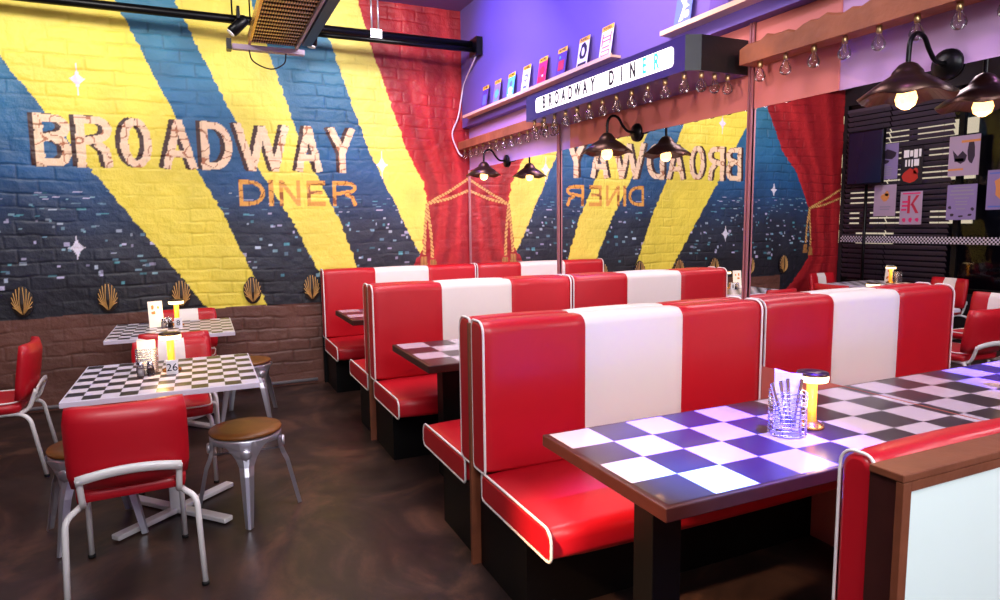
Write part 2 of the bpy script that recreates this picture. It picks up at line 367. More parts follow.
# right wall: lower pink wall, mirror, band, bulkhead
b = B(); box(b, AX+.012, AX+.11, YB, DY, 0, 3.64); struct('wall_right', b, 'lav')
struct('trim_1', box(B(), AX-.002, AX+.0119, YB, DY, 0, .7615), 'pink', 'terracotta painted panel below the mirror')
struct('trim_warm_light', box(B(), AX+.002, AX+.0119, 2.07, 4.36, 2.068, 2.485), 'pink', 'terracotta band above the mirror, painted in for warm light')  # warm light between shadow edges, painted in as a terracotta board
b = B(); box(b, AX-.062, AX+.0118, YB, DY, 2.488, 3.64); struct('trim_3', b, 'upper', 'violet bulkhead above the booths')
for nm, (y0, y1) in dict(wall_mirror=(4.52, DY-.012), wall_mirror2=(2.565, 4.516), wall_mirror3=(YB, 2.561)).items():
    lab = {'wall_mirror': 'mirror panel in the far corner above the back booth', 'wall_mirror2': 'mirror panel reversing the DINER lettering above the middle booth', 'wall_mirror3': 'nearest mirror panel reflecting the windows and posters'}[nm]
    tag(obj('wall_mirror', box(B(), AX, AX+.0118, y0, y1, .7625, 2.066), 'mirror'), lab, 'mirror', 'mirror panels along the booth wall')
for y, z1 in ((4.518, 2.30), (2.563, 2.486)):
    b = B(); box(b, AX-.016, AX-.001, y-.014, y-.005, .765, z1); box(b, AX-.016, AX-.001, y+.005, y+.014, .765, z1); box(b, AX-.006, AX-.001, y-.014, y+.014, .765, z1)
    tag(obj('mirror_strip', b, 'postm'), 'tall bronze strip covering the mirror joint at the sign end nearest the camera' if y < 3 else 'slim bronze strip covering the far mirror joint beside the small bulbs', 'strip')
b = B(); box(b, AX-.012, AX-.001, DY-.02, DY-.011, .765, 2.066); struct('trim_4', b, 'postm', 'narrow strip at the mirror corner')

# left wall with window band, dark
b = B(); box(b, XL-.1, XL, YB, DY, 0, .62); box(b, XL-.1, XL, YB, DY, 3.05, 3.64); box(b, XL-.1, XL, YB, 3.0, .62, 3.05); box(b, XL-.1, XL, 6.36, DY, .62, 3.05)
struct('wall_left', b, 'dark')
b = B()
for y in (3.0, 3.9, 4.84, 6.32): box(b, XL-.08, XL-.02, y, y+.06, .62, 3.05)
box(b, XL-.08, XL-.02, 3.0, 6.38, .62, .68); box(b, XL-.08, XL-.02, 3.0, 6.38, 2.99, 3.05)
struct('window_1', b, 'black', 'dark window frame of the left wall')
struct('window_2', box(B(), XL-.055, XL-.05, 3.05, 6.33, .68, 2.99), 'wglass', 'glass of the left wall window')
def blind(y0, y1, z0, z1, lab):
    t = thing('window_blind', lab, 'blind', (XL-.0, (y0+y1)/2, z0)); w = (y1-y0)/2
    b = B(); z = .03
    while z < z1-z0-.05:
        q = []
        for (dx, dz) in ((.008, -.024), (.046, .021), (.048, .018), (.010, -.027)): q.append((dx, z+dz))
        vs = [[b.verts.new((p[0], s, p[1])) for p in q] for s in (-w, w)]
        for k in range(4): b.faces.new((vs[0][k], vs[0][(k+1) % 4], vs[1][(k+1) % 4], vs[1][k]))
        b.faces.new(vs[0]); b.faces.new(vs[1][::-1]); z += .068
    obj('slats', b, 'slat', t); obj('head_rail', box(B(), .005, .05, -w, w, z1-z0-.04, z1-z0), 'slat', t)
    b = B()
    for s in (-w*.7, w*.7): tube(b, [(.028, s, 0), (.028, s, z1-z0-.03)], .002, 5)
    obj('cord', b, 'blkcable', t)
blind(5.72, 6.32, .72, 2.98, 'dark venetian blind next to the painted left curtain')
blind(4.92, 5.70, .72, 2.98, 'dark venetian blind hanging behind the window posters')
# outside: dark facade with lit windows
b = B(); box(b, -11, -10.6, 2, 24, -1, 12); fac = thing('office_building', 'dark building with rows of lit windows outside the blinds', 'building', (0, 0, 0))
obj('facade', b, 'dark', fac)
M['litwin'] = mat('lit_window', (255, 245, 205), .5, emit=(255, 240, 190), es=1.0)
zz = .9
for r_ in range(11):
    y = 9.0
    while y < 17.5:
        w = random.uniform(.5, 1.5)
        if random.random() < (.9 if r_ in (1, 2, 3) else .6): obj('lit_window', box(B(), -10.599, -10.55, y, y+w, zz, zz+.34), 'litwin', fac)
        y += w+random.uniform(.15, .7)
    zz += .5
# checker strip on the glass
b = B(); box(b, XL+.052, XL+.054, 3.0, 6.34, 1.205, 1.29, 0); y = 3.0; k = 0
while y < 6.33:
    for j in range(4):
        if (k+j) % 2: box(b, XL+.054, XL+.0552, y, y+.021, 1.206+.021*j, 1.206+.021*(j+1), 1)
    y += .021; k += 1
tag(obj('checker_strip', b, ['melW', 'black']), 'long black and white checkered strip running across the window', 'strip')
# posters
PM = {k: mat('poster_'+k, c, .6) for k, c in dict(lilac=(140, 122, 172), cream=(172, 150, 176), blk=(26, 20, 30), red=(186, 44, 34), org=(214, 140, 80), ink=(48, 34, 54), pinkp=(232, 190, 208), blue=(92, 112, 190), crim=(190, 40, 70), yel=(250, 190, 40), teal=(90, 180, 214), purp=(88, 60, 150), mag=(220, 40, 110), gry=(150, 140, 160), wht=(240, 236, 240), rose=(226, 96, 96)).items()}
def sheet(name, w, h, bg, shapes, label, cat, group, loc, rot, parts=True):
    """flat print in the local XZ plane facing -Y; shapes are (name, colour, [rects or polys in 0..1])"""
    o = obj(name, box(B(), -w/2, w/2, 0, .002, 0, h), PM[bg], None, loc, rot); tag(o, label, cat, group)
    for si, (nm, c, items) in enumerate(shapes):
        b = B()
        for it in items:
            if len(it) == 4 and not hasattr(it[0], '__len__'):
                x0, z0, x1, z1 = it; pts = [(x0, z0), (x1, z0), (x1, z1), (x0, z1)]
            else: pts = it
            e = -.0008-.0006*si
            f0 = [b.verts.new(((p[0]-.5)*w, e, p[1]*h)) for p in pts]; f1 = [b.verts.new(((p[0]-.5)*w, 0, p[1]*h)) for p in pts]
            b.faces.new(f0)
            for k in range(len(pts)): b.faces.new((f0[k], f0[(k+1) % len(pts)], f1[(k+1) % len(pts)], f1[k]))
        obj(nm, b, PM[c], o)
    return o
def blob(cx, cz, rx, rz, n=9, j=.25):
    return [(cx+rx*math.cos(2*PI*k/n)*(1+random.uniform(-j, j)), cz+rz*math.sin(2*PI*k/n)*(1+random.uniform(-j, j))) for k in range(n)]
def lines(z0, z1, n, x0=.2, x1=.8): return [(x0+random.uniform(0, .1), z0+(z1-z0)*k/n, x1-random.uniform(0, .12), z0+(z1-z0)*(k+.45)/n) for k in range(n)]
PR = (0, 0, PI/2)   # faces +X
def poster(y0, y1, z0, z1, bg, shapes, label):
    sheet('poster', abs(y1-y0), z1-z0, bg, shapes, label, 'poster', None, (XL+.068, (y0+y1)/2, z0), PR)
poster(5.56, 5.88, 2.02, 2.47, 'lilac', [('picture', 'ink', [blob(.4, .68, .3, .14), blob(.6, .5, .22, .08)]), ('writing', 'gry', lines(.1, .4, 5))], 'lilac poster with a dark bird shape, upper left of the window posters in the mirror')
poster(5.24, 5.52, 1.94, 2.40, 'blk', [('writing', 'wht', [(.1, .72, .2, .92), (.25, .7, .42, .92), (.46, .74, .6, .9), (.64, .72, .88, .92), (.18, .48, .4, .66), (.45, .46, .52, .66), (.58, .48, .66, .66), (.72, .48, .8, .66)]), ('picture', 'red', [blob(.5, .22, .38, .18), blob(.3, .34, .12, .08)])], 'black poster with white block writing over a red patch')
poster(5.56, 5.86, 1.55, 1.95, 'cream', [('picture', 'org', [blob(.5, .62, .22, .13), blob(.42, .72, .1, .08)]), ('writing', 'gry', lines(.2, .36, 2))], 'cream poster with a small orange figure, lower left of the window posters in the mirror')
poster(5.22, 5.50, 1.44, 1.85, 'cream', [('letter', 'crim', [(.54, .34, .66, .88), [(.54, .58), (.28, .88), (.14, .88), (.44, .58)], [(.5, .6), (.38, .62), (.14, .34), (.28, .34)]]), ('writing', 'mag', [(.1, .92, .9, .96), blob(.2, .14, .08, .07), blob(.5, .14, .08, .07), blob(.8, .14, .08, .07), (.62, .66, .9, .72), (.66, .54, .92, .6), (.7, .42, .94, .48)])], 'cream poster with a large crimson letter K')
poster(4.60, 4.94, 2.0, 2.46, 'cream', [('picture', 'ink', [blob(.28, .6, .12, .32), [(.4, .5), (.55, .62), (.7, .5), (.88, .66), (.8, .4), (.6, .3), (.45, .36)], (.5, .36, .8, .44)]), ('band', 'org', [(0, .82, .6, .88), (.5, .14, 1, .19)])], 'cream poster with a dark figure and bold black brush lettering')
poster(4.60, 4.93, 1.49, 1.90, 'lilac', [('writing', 'gry', [(.2, .9, .8, .93), (.12, .8, .88, .85), (.1, .7, .9, .74), (.25, .6, .75, .63), (.3, .5, .7, .53), (.3, .42, .7, .45), (.35, .3, .65, .33)]), ('marks', 'ink', [blob(.12, .3, .05, .05), blob(.88, .36, .05, .05), blob(.2, .14, .07, .04), blob(.5, .1, .09, .03), blob(.8, .14, .07, .04)])], 'lilac notice with rows of small print and dark dots at the edge')
poster(4.16, 4.50, 1.60, 2.04, 'lilac', [('picture', 'org', [blob(.5, .55, .3, .3)]), ('frame', 'blue', [(.06, .06, .94, .1), (.06, .9, .94, .94)])], 'poster with an orange round face at the right end of the window')

# ------------------------------------------------------------ wall art: fan shells
def shell_bm():
    b = B(); n = 22
    ring = []
    for k in range(n):
        a = 2*PI*k/n; ring.append((.078*math.sin(a)*(1 if math.cos(a) > -.5 else .8), -.125*math.cos(a)*(1)))
    f0 = [b.verts.new((p[0], -.012, p[1])) for p in ring]; f1 = [b.verts.new((p[0], .004, p[1])) for p in ring]; c = b.verts.new((0, -.03, -.02))
    for k in range(n):
        b.faces.new((f0[k], f0[(k+1) % n], c)); b.faces.new((f0[k], f0[(k+1) % n], f1[(k+1) % n], f1[k]))
    b.faces.new(f1[::-1]); return b
def rib_bm():
    b = B()
    for s in (-1, 1):
        for k in range(6):
            a = math.radians(9+k*21)
            e = (s*.071*math.sin(a), -.014, .115*math.cos(a))
            tube(b, smooth([(s*.004, -.018, -.108), (s*(.012+.030*math.sin(a)), -.030, -.05+.03*math.cos(a)), e], 4), .0042, 5)
    return b
first = None
SX = [-1.93, -1.33, -.73, -.17, .42, .95, 1.53]
SL = ['nearest the painted left curtain, seen in the mirror', 'on the dark bricks above the far left red chair', 'left of the back table, under the yellow beam', 'behind the lamp of the back table', 'on the yellow beam right of the back table', 'beside the back booth on the wall', 'hidden low behind the back booth, seen in the mirror']
for i, xx in enumerate(SX):
    if first is None:
        t = thing('shell_plaque', '', 'wall decoration', (xx, DY-.012, .93)); obj('shell_body', shell_bm(), 'shell', t); obj('gold_ribs', rib_bm(), 'gold', t); first = t
    else: t = dup(first, (xx, DY-.012, .93))
    t['label'] = 'gold ribbed fan shell plaque '+SL[i]; t['group'] = 'fan shell plaques along the mural'

# ------------------------------------------------------------ pipes, lights and tray on the ceiling
t = thing('lighting_pipe', 'long black lighting pipe hung along the top of the mural', 'pipe', (0, 0, 0))
obj('pipe', tube(B(), [(-2.9, 6.26, 3.27), (2.5, 5.97, 3.20)], .035, 10), 'blackm', t)
obj('conduit', tube(B(), [(.9, 5.98, 3.15), (2.5, 5.90, 3.135)], .022, 8), 'blackm', t)
obj('bracket', box(B(), 2.46, 2.52, 5.84, 6.02, 3.09, 3.25), 'blackm', t)
for xx in (.36, 1.52, 1.58): obj('hanger_rod', tube(B(), [(xx, 6.085-.054*(xx-.36), 3.24), (xx, 6.085-.054*(xx-.36), 3.64)], .008, 6), 'silver' if xx > 1 else 'blackm', t)
b = B(); box(b, 1.5, 1.6, 5.98, 6.08, 3.17, 3.25); obj('clamp', b, 'silver', t)
def spotlight(x, y, z, tilt, lab, rz=0):
    t = thing('spotlight', lab, 'spotlight', (x, y, z), rz)
    b = B(); lathe(b, [(.03, -.09), (.045, -.08), (.045, .07), (.03, .09)], n=16)
    bmesh.ops.rotate(b, cent=(0, 0, 0), matrix=Matrix.Rotation(tilt, 3, 'Y'), verts=b.verts[:]); obj('lamp_body', b, 'blackm', t)
    obj('yoke', box(B(), -.012, .012, -.06, .06, .04, .14, 0, .004), 'blackm', t)
    b = B(); lathe(b, [(.034, -.098), (.034, -.088)], n=16); bmesh.ops.rotate(b, cent=(0, 0, 0), matrix=Matrix.Rotation(tilt, 3, 'Y'), verts=b.verts[:]); obj('lens', b, 'whitep', t)
spotlight(.40, 6.0, 3.16, .75, 'black spotlight clamped to the pipe left of the copper tray')
spotlight(.98, 5.93, 3.12, .12, 'black spotlight hanging right of the copper tray')
# tray running towards the room
TZZ = 2.925
t = thing('cable_tray', 'copper coloured slatted tray hanging from the ceiling in front of the mural', 'tray', (.62, 5.0, TZZ))
b = B()
y = -1.6
while y < .55:
    box(b, -.165, .165, y, y+.04, 0, .012); y += .085
obj('slats', b, 'copper', t)
b = B(); y = -1.6+.05
while y < .52:
    box(b, -.165, .165, y, y+.03, .02, .03); y += .085
box(b, -.165, .165, -1.62, .56, .05, .055)
obj('dark_backing', b, 'coppd', t)
for s in (-1, 1): obj('side_rail', box(B(), s*.175-.01, s*.175+.01, -1.65, .6, -.012 if s < 0 else -.02, .06), 'goldm' if s < 0 else 'fascia', t)
obj('black_channel', box(B(), .20, .27, -1.65, .45, -.02, .07), 'blackm', t)
obj('end_flange', box(B(), -.30, .24, .6, .66, -.05, -.012), 'fascia', t)
obj('flange_clamp', box(B(), -.34, -.305, .58, .68, -.06, .02), 'blackm', t)
for s in (-.185, .235):
    for yy in (-1.3, .3): obj('hanger_rod', tube(B(), [(s, yy, .05), (s, yy, 3.64-TZZ)], .006, 6), 'blackm', t)
tag(obj('cable', tube(B(), smooth([(.44, 5.62, 2.89), (.47, 5.64, 2.80), (.60, 5.66, 2.755), (.70, 5.64, 2.80), (.72, 5.62, 2.88)]), .006, 6), 'blkcable'), 'thin black cable looping below the end of the copper tray', 'cable')
tag(obj('cable', tube(B(), smooth([(2.49, 5.93, 3.09), (2.50, 6.05, 3.04), (2.53, 6.36, 2.9), (2.47, 6.37, 2.6), (2.40, 6.37, 2.42), (2.46, 6.37, 2.25), (2.5, 6.36, 2.2)]), .008, 6), 'cable'), 'loose white cable hanging down the corner onto the beam', 'cable')

# ------------------------------------------------------------ beam, bulbs, sign, ledge
def live_beam(y0, y1, xf, z0, zt, lab, rag):
    b = B(); n = max(6, int((y1-y0)/.04)); rows = []
    for k in range(n+1):
        y = y0+(y1-y0)*k/n; top = zt+(rag*(.5+.5*math.sin(k*.9)+.5*math.sin(k*2.3+1)) if rag else 0)+(rag*1.6*(1-k/n) if rag else 0)
        rows.append([b.verts.new(p) for p in ((xf, y, z0), (xf, y, top-.01), (xf+.012, y, top), (AX-.018, y, top), (AX-.018, y, z0))])
    for k in range(n):
        for j in range(5): b.faces.new((rows[k][j], rows[k][(j+1) % 5], rows[k+1][(j+1) % 5], rows[k+1][j]))
    b.faces.new(rows[0][::-1]); b.faces.new(rows[-1]); return tag(obj('wooden_beam', b, 'beam'), lab, 'beam')
XB = 2.47; ZB = 2.265
live_beam(.6, 2.535, XB, ZB, 2.352, 'rough live edge wooden beam running from the sign towards the camera', .016)
live_beam(4.335, DY-.02, XB, ZB, 2.345, 'pinkish wooden beam between the sign and the mural corner', 0)
def bulb_thing(loc):
    t = thing('glass_bulb', '', 'bulb', loc)
    obj('socket', lathe(B(), [(.007, 0), (.0115, -.004), (.0115, -.026), (.009, -.03)], n=10), 'brass', t)
    obj('glass', lathe(B(), [(.009, -.028), (.011, -.036), (.0225, -.055), (.027, -.07), (.0245, -.084), (.014, -.094), (.003, -.097)], n=14), 'pglass', t)
    b = B(); tube(b, [(-.004, 0, -.03), (-.007, 0, -.062), (0, 0, -.07), (.007, 0, -.062), (.004, 0, -.03)], .0012, 4); obj('filament', b, 'brass', t)
    return t
pb = None
def bulb(x, y, z, lab, grp):
    global pb
    if pb is None: pb = bulb_thing((x, y, z)); t = pb
    else: t = dup(pb, (x, y, z))
    t['label'] = lab; t['group'] = grp
for k in range(13): bulb(XB+.03, 2.43-.152*k if k < 12 else .62, ZB, 'clear glass bulb hanging under the near live edge wooden beam', 'clear bulbs under the near wooden beam')
for k in range(13): bulb(XB+.03, 4.42+.155*k, ZB, 'small clear bulb hanging under the far wooden beam by the corner', 'clear bulbs under the far wooden beam')
# sign
SXF = 2.2; SY0, SY1, SZ0, SZ1 = 2.58, 4.32, 2.235, 2.405
for k in range(12): bulb(SXF+.035, SY0+.08+.145*k, SZ0, 'clear bulb hanging under the front edge of the BROADWAY DINER sign', 'clear bulbs under the front of the sign')
for k, xx in enumerate((2.30, 2.385, 2.47)): bulb(xx, SY0+.03, SZ0, 'clear bulb hanging under the near end of the sign box', 'clear bulbs under the near end of the sign')
for k, xx in enumerate((2.31, 2.40)): bulb(xx, SY1-.04, SZ0, 'clear bulb hanging under the far end of the sign box', 'clear bulbs under the far end of the sign')
t = thing('light_box_sign', 'long dark box sign with lit white face reading BROADWAY DINER', 'sign', (0, 0, 0))
b = B(); pl = [(SXF, SY0+.035), (SXF, SY1), (AX-.018, SY1), (AX-.018, SY0), (SXF+.07, SY0)]
lo = [b.verts.new((p[0], p[1], SZ0)) for p in pl]; hi = [b.verts.new((p[0], p[1], SZ1)) for p in pl]
b.faces.new(lo); b.faces.new(hi[::-1])
for k in range(5):
    f = b.faces.new((lo[k], lo[(k+1) % 5], hi[(k+1) % 5], hi[k])); f.material_index = 0 if k == 0 else 1
obj('box', b, ['box_lit', 'boxblk'], t)  # violet light painted into the front face, other sides stay black
b = B(); w0, w1, z0, z1, r = 2.70, 4.165, 2.272, 2.372, .022; pts = []
for (cy, cz, a0) in ((w1-r, z1-r, 0), (w0+r, z1-r, 90), (w0+r, z0+r, 180), (w1-r, z0+r, 270)):
    for k in range(5): a = math.radians(a0+90*k/4); pts.append((cy+r*math.cos(a), cz+r*math.sin(a)))
f0 = [b.verts.new((SXF-.004, p[0], p[1])) for p in pts]; f1 = [b.verts.new((SXF+.001, p[0], p[1])) for p in pts]; b.faces.new(f0)
for k in range(len(pts)): b.faces.new((f0[k], f0[(k+1) % len(pts)], f1[(k+1) % len(pts)], f1[k]))
obj('lit_face', b, 'signlit', t)
def sign_word(s, ya, yb, matn, nm='letter'):
    n = len(s)
    for i, ch in enumerate(s):
        y = ya+(yb-ya)*i/(n-1)
        tb = text_bm(ch, .112, .0012, .62, off=.0028)
        mx = Matrix.Translation((SXF-.006, y, 2.322)) @ Matrix(((0, 0, -1, 0), (-1, 0, 0, 0), (0, 1, 0, 0), (0, 0, 0, 1)))
        bmesh.ops.transform(tb, matrix=mx, verts=tb.verts[:]); obj(nm, tb, matn[i] if isinstance(matn, list) else matn, t)
sign_word('BROADWAY', 4.04, 3.43, 'ink'); sign_word('DINER', 3.235, 2.83, ['ink', 'ink', 'ink', 'inkc', 'inkc'])
# ledges
for y0, y1, lab in ((3.62, 6.2, 'narrow picture ledge holding the long row of programmes'), (.8, 3.13, 'narrow picture ledge nearer the camera above the sign')):
    b = B(); box(b, AX-.14, AX-.0625, y0, y1, 2.553, 2.568); box(b, AX-.14, AX-.13, y0, y1, 2.568, 2.578); tag(obj('picture_ledge', b, 'ledge'), lab, 'ledge')
art = [('purp', [('picture', 'blue', [(.2, .15, .8, .6)])], 'dark violet programme, furthest along the ledge near the corner'),
       ('lilac', [('picture', 'teal', [blob(.5, .4, .3, .2), (.2, .08, .8, .14)])], 'pale blue and white programme, second from the corner on the ledge'),
       ('teal', [('picture', 'wht', [blob(.5, .3, .3, .14), (.15, .1, .85, .15)]), ('figure', 'blue', [blob(.5, .55, .2, .12)])], 'turquoise programme on the ledge, third from the corner'),
       ('wht', [('picture', 'blue', [blob(.5, .5, .28, .16), (.25, .1, .75, .2)]), ('ring', 'wht', [blob(.5, .5, .15, .08)])], 'white programme with a blue ring, fourth from the corner'),
       ('mag', [('picture', 'crim', [(.1, .1, .9, .3), blob(.5, .5, .3, .16)]), ('dot', 'wht', [blob(.6, .3, .09, .05)])], 'crimson programme in the middle of the ledge'),
       ('purp', [('picture', 'crim', [(.2, .2, .8, .55)]), ('dot', 'teal', [blob(.3, .68, .08, .05)])], 'blue and plum programme right of the crimson one'),
       ('wht', [('picture', 'blk', [blob(.5, .5, .36, .26), (.1, .04, .9, .14)]), ('figure', 'wht', [blob(.5, .5, .16, .14)])], 'black and white programme, second from the near end of the ledge'),
       ('wht', [('writing', 'rose', [(.12, .62, .88, .66), (.12, .5, .88, .54), (.12, .38, .2, .76), (.8, .38, .88, .76), (.2, .3, .8, .34), (.15, .05, .85, .22)]), ('writing', 'wht', [(.2, .08, .8, .18)])], 'white programme with red lettering at the near end of the ledge'),
       ('blue', [('picture', 'wht', [[(.3, .1), (.5, .5), (.25, .7), (.5, .62), (.6, .8), (.65, .55), (.85, .45), (.6, .42), (.55, .12)], blob(.75, .25, .15, .1)])], 'deep blue programme with a white splash above the sign'),
       ('purp', [('picture', 'pinkp', [blob(.5, .5, .35, .25)])], 'violet and pink programme at the top, right of the deep blue one')]
PY = [5.74, 5.47, 5.18, 4.895, 4.615, 4.32, 4.02, 3.735, 2.98, 2.70]
for (bg, sh, lab), y in zip(art, PY):
    o = sheet('theatre_programme', .135, .205, bg, [('header', 'yel', [(0, .84, 1, 1)])]+sh, lab, 'programme', 'theatre programmes on the picture ledges', (AX-.112, y, 2.5795), (math.radians(-9), 0, -PI/2))
    tb = text_bm('PLAYBILL', .024, .0004, 1.0)
    bmesh.ops.transform(tb, matrix=Matrix.Translation((0, -.0022, .205*.92)) @ Matrix.Rotation(PI/2, 4, 'X'), verts=tb.verts[:]); obj('header_writing', tb, 'ink', o)

# ------------------------------------------------------------ gooseneck wall lamps
def wall_lamp(y, lab):
    t = thing('wall_lamp', lab, 'wall lamp', (AX-.0, y, 2.075), 0, 'gooseneck lamps above the booths')
    b = B(); lathe(b, [(.0, -.002), (.058, 0), (.056, .012), (.03, .02), (.012, .026)], n=24, cap=False); bmesh.ops.rotate(b, cent=(0, 0, 0), matrix=Matrix.Rotation(-PI/2, 3, 'Y'), verts=b.verts[:]); bmesh.ops.translate(b, vec=(-.003, 0, 0), verts=b.verts[:]); obj('wall_plate', b, 'blackm', t)
    obj('gooseneck_arm', tube(B(), smooth([(-.02, 0, 0), (-.075, 0, .005), (-.115, 0, .04), (-.15, 0, .085), (-.195, 0, .092), (-.225, 0, .06), (-.23, 0, .0), (-.23, 0, -.03)], 5), .0085, 10), 'blackm', t)
    b = B(); prof = [(.014, -.012), (.03, -.02), (.05, -.045), (.052, -.055), (.085, -.075), (.16, -.135)]
    n = 36; rings = []
    for side in (0, 1):
        for r, z in (prof if side == 0 else prof[::-1]):
            rr = []
            for k in range(n):
                a = 2*PI*k/n; wv = (r/.16)**3*.007*math.cos(a*6); rr.append(b.verts.new((-.23+(r-side*.003)*math.cos(a), (r-side*.003)*math.sin(a), z+wv-side*.003)))
            rings.append(rr)
    for i in range(len(rings)-1):
        for k in range(n): f = b.faces.new((rings[i][k], rings[i][(k+1) % n], rings[i+1][(k+1) % n], rings[i+1][k])); f.smooth = True
    b.faces.new(rings[0][::-1]); b.faces.new(rings[-1]); obj('lamp_shade', b, 'bronze', t)
    obj('socket', lathe(B(), [(.02, -.05), (.022, -.095), (.018, -.1)], c=(-.23, 0, 0), n=14), 'blackm', t)
    obj('bulb', lathe(B(), [(.016, -.1), (.03, -.118), (.036, -.14), (.03, -.163), (.012, -.176)], c=(-.23, 0, 0), n=18), 'bulbw', t)
    L = bpy.data.lights.new('lamp_light', 'POINT'); L.energy = 5; L.color = (1, .68, .38); L.shadow_soft_size = 0
    lo = bpy.data.objects.new('lamp_light', L); COL.objects.link(lo); lo.location = (AX-.23, y, 2.075-.215)
wall_lamp(1.60, 'gooseneck wall lamp nearest the camera, bronze flared shade over glowing bulb')
wall_lamp(3.52, 'middle gooseneck wall lamp, dark shade hanging in front of the reversed lettering')
wall_lamp(5.475, 'farthest small gooseneck wall lamp, by the red curtain corner')

# ------------------------------------------------------------ booths
def rr_profile(y0, y1, z0, z1, r4, n=5):
    """rounded rectangle in YZ, radii for corners (y1z1, y0z1, y0z0, y1z0)"""
    out = []
    for (cy, cz, sy, sz, a0), r in zip(((y1, z1, -1, -1, 0), (y0, z1, 1, -1, 90), (y0, z0, 1, 1, 180), (y1, z0, -1, 1, 270)), r4):
        for k in range(n+1):
            a = math.radians(a0+90*k/n); out.append((cy+sy*r+r*math.cos(a), cz+sz*r+r*math.sin(a)))
    return out
def cushion(b, xa, xb, prof, splits, cols, soft=.012, puff=.004):
    cy = sum(p[0] for p in prof)/len(prof); cz = sum(p[1] for p in prof)/len(prof)
    hy = max(abs(p[0]-cy) for p in prof); hz = max(abs(p[1]-cz) for p in prof)
    ed = [xa]+splits+[xb]; st = []
    for i in range(len(ed)-1):
        a, c = ed[i], ed[i+1]; N = 10
        first = i == 0; last = i == len(ed)-2
        seq = [(a, -soft if first else -.004)]
        seq += [(a+(soft*.4 if first else .004), -soft*.35 if first else -.001)]
        seq += [(a+(c-a)*k/N, puff*math.sin(PI*k/N)) for k in range(1, N)]
        seq += [(c-(soft*.4 if last else .004), -soft*.35 if last else -.001), (c, -soft if last else -.004)]
        st.append((seq, cols[i]))
    for seq, ci in st:
        rings = []
        for x, o in seq:
            rings.append([b.verts.new((x, cy+(p[0]-cy)*(1+o/hy), cz+(p[1]-cz)*(1+o/hz))) for p in prof])
        n = len(prof)
        for i in range(len(rings)-1):
            for k in range(n): f = b.faces.new((rings[i][k], rings[i][(k+1) % n], rings[i+1][(k+1) % n], rings[i+1][k])); f.smooth = True; f.material_index = ci
        f = b.faces.new(rings[0][::-1]); f.material_index = ci; f = b.faces.new(rings[-1]); f.material_index = ci
    return b
def piping(xs, prof, r=.0055):
    b = B(); cy = sum(p[0] for p in prof)/len(prof); cz = sum(p[1] for p in prof)/len(prof)
    for x in xs: tube(b, [(x, p[0]+(.002 if p[0] > cy else -.002), p[1]+(.002 if p[1] > cz else -.002)) for p in prof], r, 6, closed=True)
    return b
LEN = AX-.006-X0
def booth_side(t, s):
    """one seating side; s=-1 faces -Y (towards the camera), local y=0 is the partition"""
    f = lambda a, c: (min(s*a, s*c), max(s*a, s*c))
    y0, y1 = f(.012, .13)
    rad = (.02, .05, .02, .02) if s < 0 else (.05, .02, .02, .02)
    pr = rr_profile(y0, y1, .455, 1.10, rad)
    bk = obj('backrest', cushion(B(), 0, LEN, pr, [LEN*.322, LEN*.672], [0, 1, 0]), ['red', 'white'], t)
    bk['label'] = 'red backrest with a white middle panel'
    for x in (.006, LEN-.006): obj('piping', piping([x], pr), 'pipe', bk)
    y0, y1 = f(.10, .70); rad = (.02, .045, .03, .02) if s < 0 else (.045, .02, .02, .03)
    pr = rr_profile(y0, y1, .335, .452, rad)
    st = obj('seat', cushion(B(), 0, LEN, pr, [], [0], puff=.006), ['red'], t)
    for x in (.006, LEN-.006): obj('piping', piping([x], pr), 'pipe', st)
    y0, y1 = f(.02, .465); obj('base', box(B(), .03, LEN, y0, y1, 0, .333), 'black', t)
def make_booth(lab, yc, sides, part_top=1.085):
    t = thing('booth_bench', lab, 'bench', (X0, yc, 0), 0, None)
    for s in sides: booth_side(t, s)
    y0, y1 = (-.011, .011)
    if len(sides) == 2: obj('end_panel', box(B(), -.008, LEN-.02, y0, y1, 0, part_top), 'wood', t)
    return t
bC = make_booth('double red booth bench with white stripe, in front of the large checkered table', 2.57, (-1, 1))
bB = dup(bC, (X0, 4.455, 0), 0, 'double red booth bench with white stripe, middle one of the row')
bA = make_booth('red booth bench with white stripe standing against the mural wall', 6.37, (-1,))
obj('back_board', box(B(), 0, LEN, -.011, .015, 0, 1.08), 'black', bA)
# near booth D: back towards the camera
t = thing('booth_bench', 'nearest red booth bench seen from behind, wood framed pale cyan back panel', 'bench', (X0, .70, 0))
pr = rr_profile(.027, .09, .455, 1.09, (.03, .02, .02, .02))
bk = obj('backrest', cushion(B(), .008, LEN, pr, [LEN*.322, LEN*.672], [0, 1, 0]), ['red', 'white'], t); bk['label'] = 'red backrest with a white middle panel'
for x in (.012, LEN-.006): obj('piping', piping([x], pr, .0032), 'pipe', bk)
pr = rr_profile(.06, .40, .335, .452, (.045, .02, .02, .03)); st = obj('seat', cushion(B(), 0, LEN, pr, [], [0], puff=.006), ['red'], t)
for x in (.006, LEN-.006): obj('piping', piping([x], pr), 'pipe', st)
obj('base', box(B(), .03, LEN, .03, .36, 0, .333), 'black', t)
obj('inner_board', box(B(), .004, LEN, -.022, .028, 0, 1.068), 'dwood', t)
b = B(); box(b, -.002, LEN, -.036, .026, 1.069, 1.083, 0, .002); box(b, -.001, .02, -.036, -.0225, 0, 1.0685, 0, .001); box(b, .02, LEN, -.036, -.0225, 1.052, 1.0685); box(b, .02, LEN, -.036, -.0225, 0, .05); obj('wood_frame', b, 'wood', t)
obj('back_panel', box(B(), .021, LEN, -.033, -.0228, .051, 1.0515), 'cyan', t)

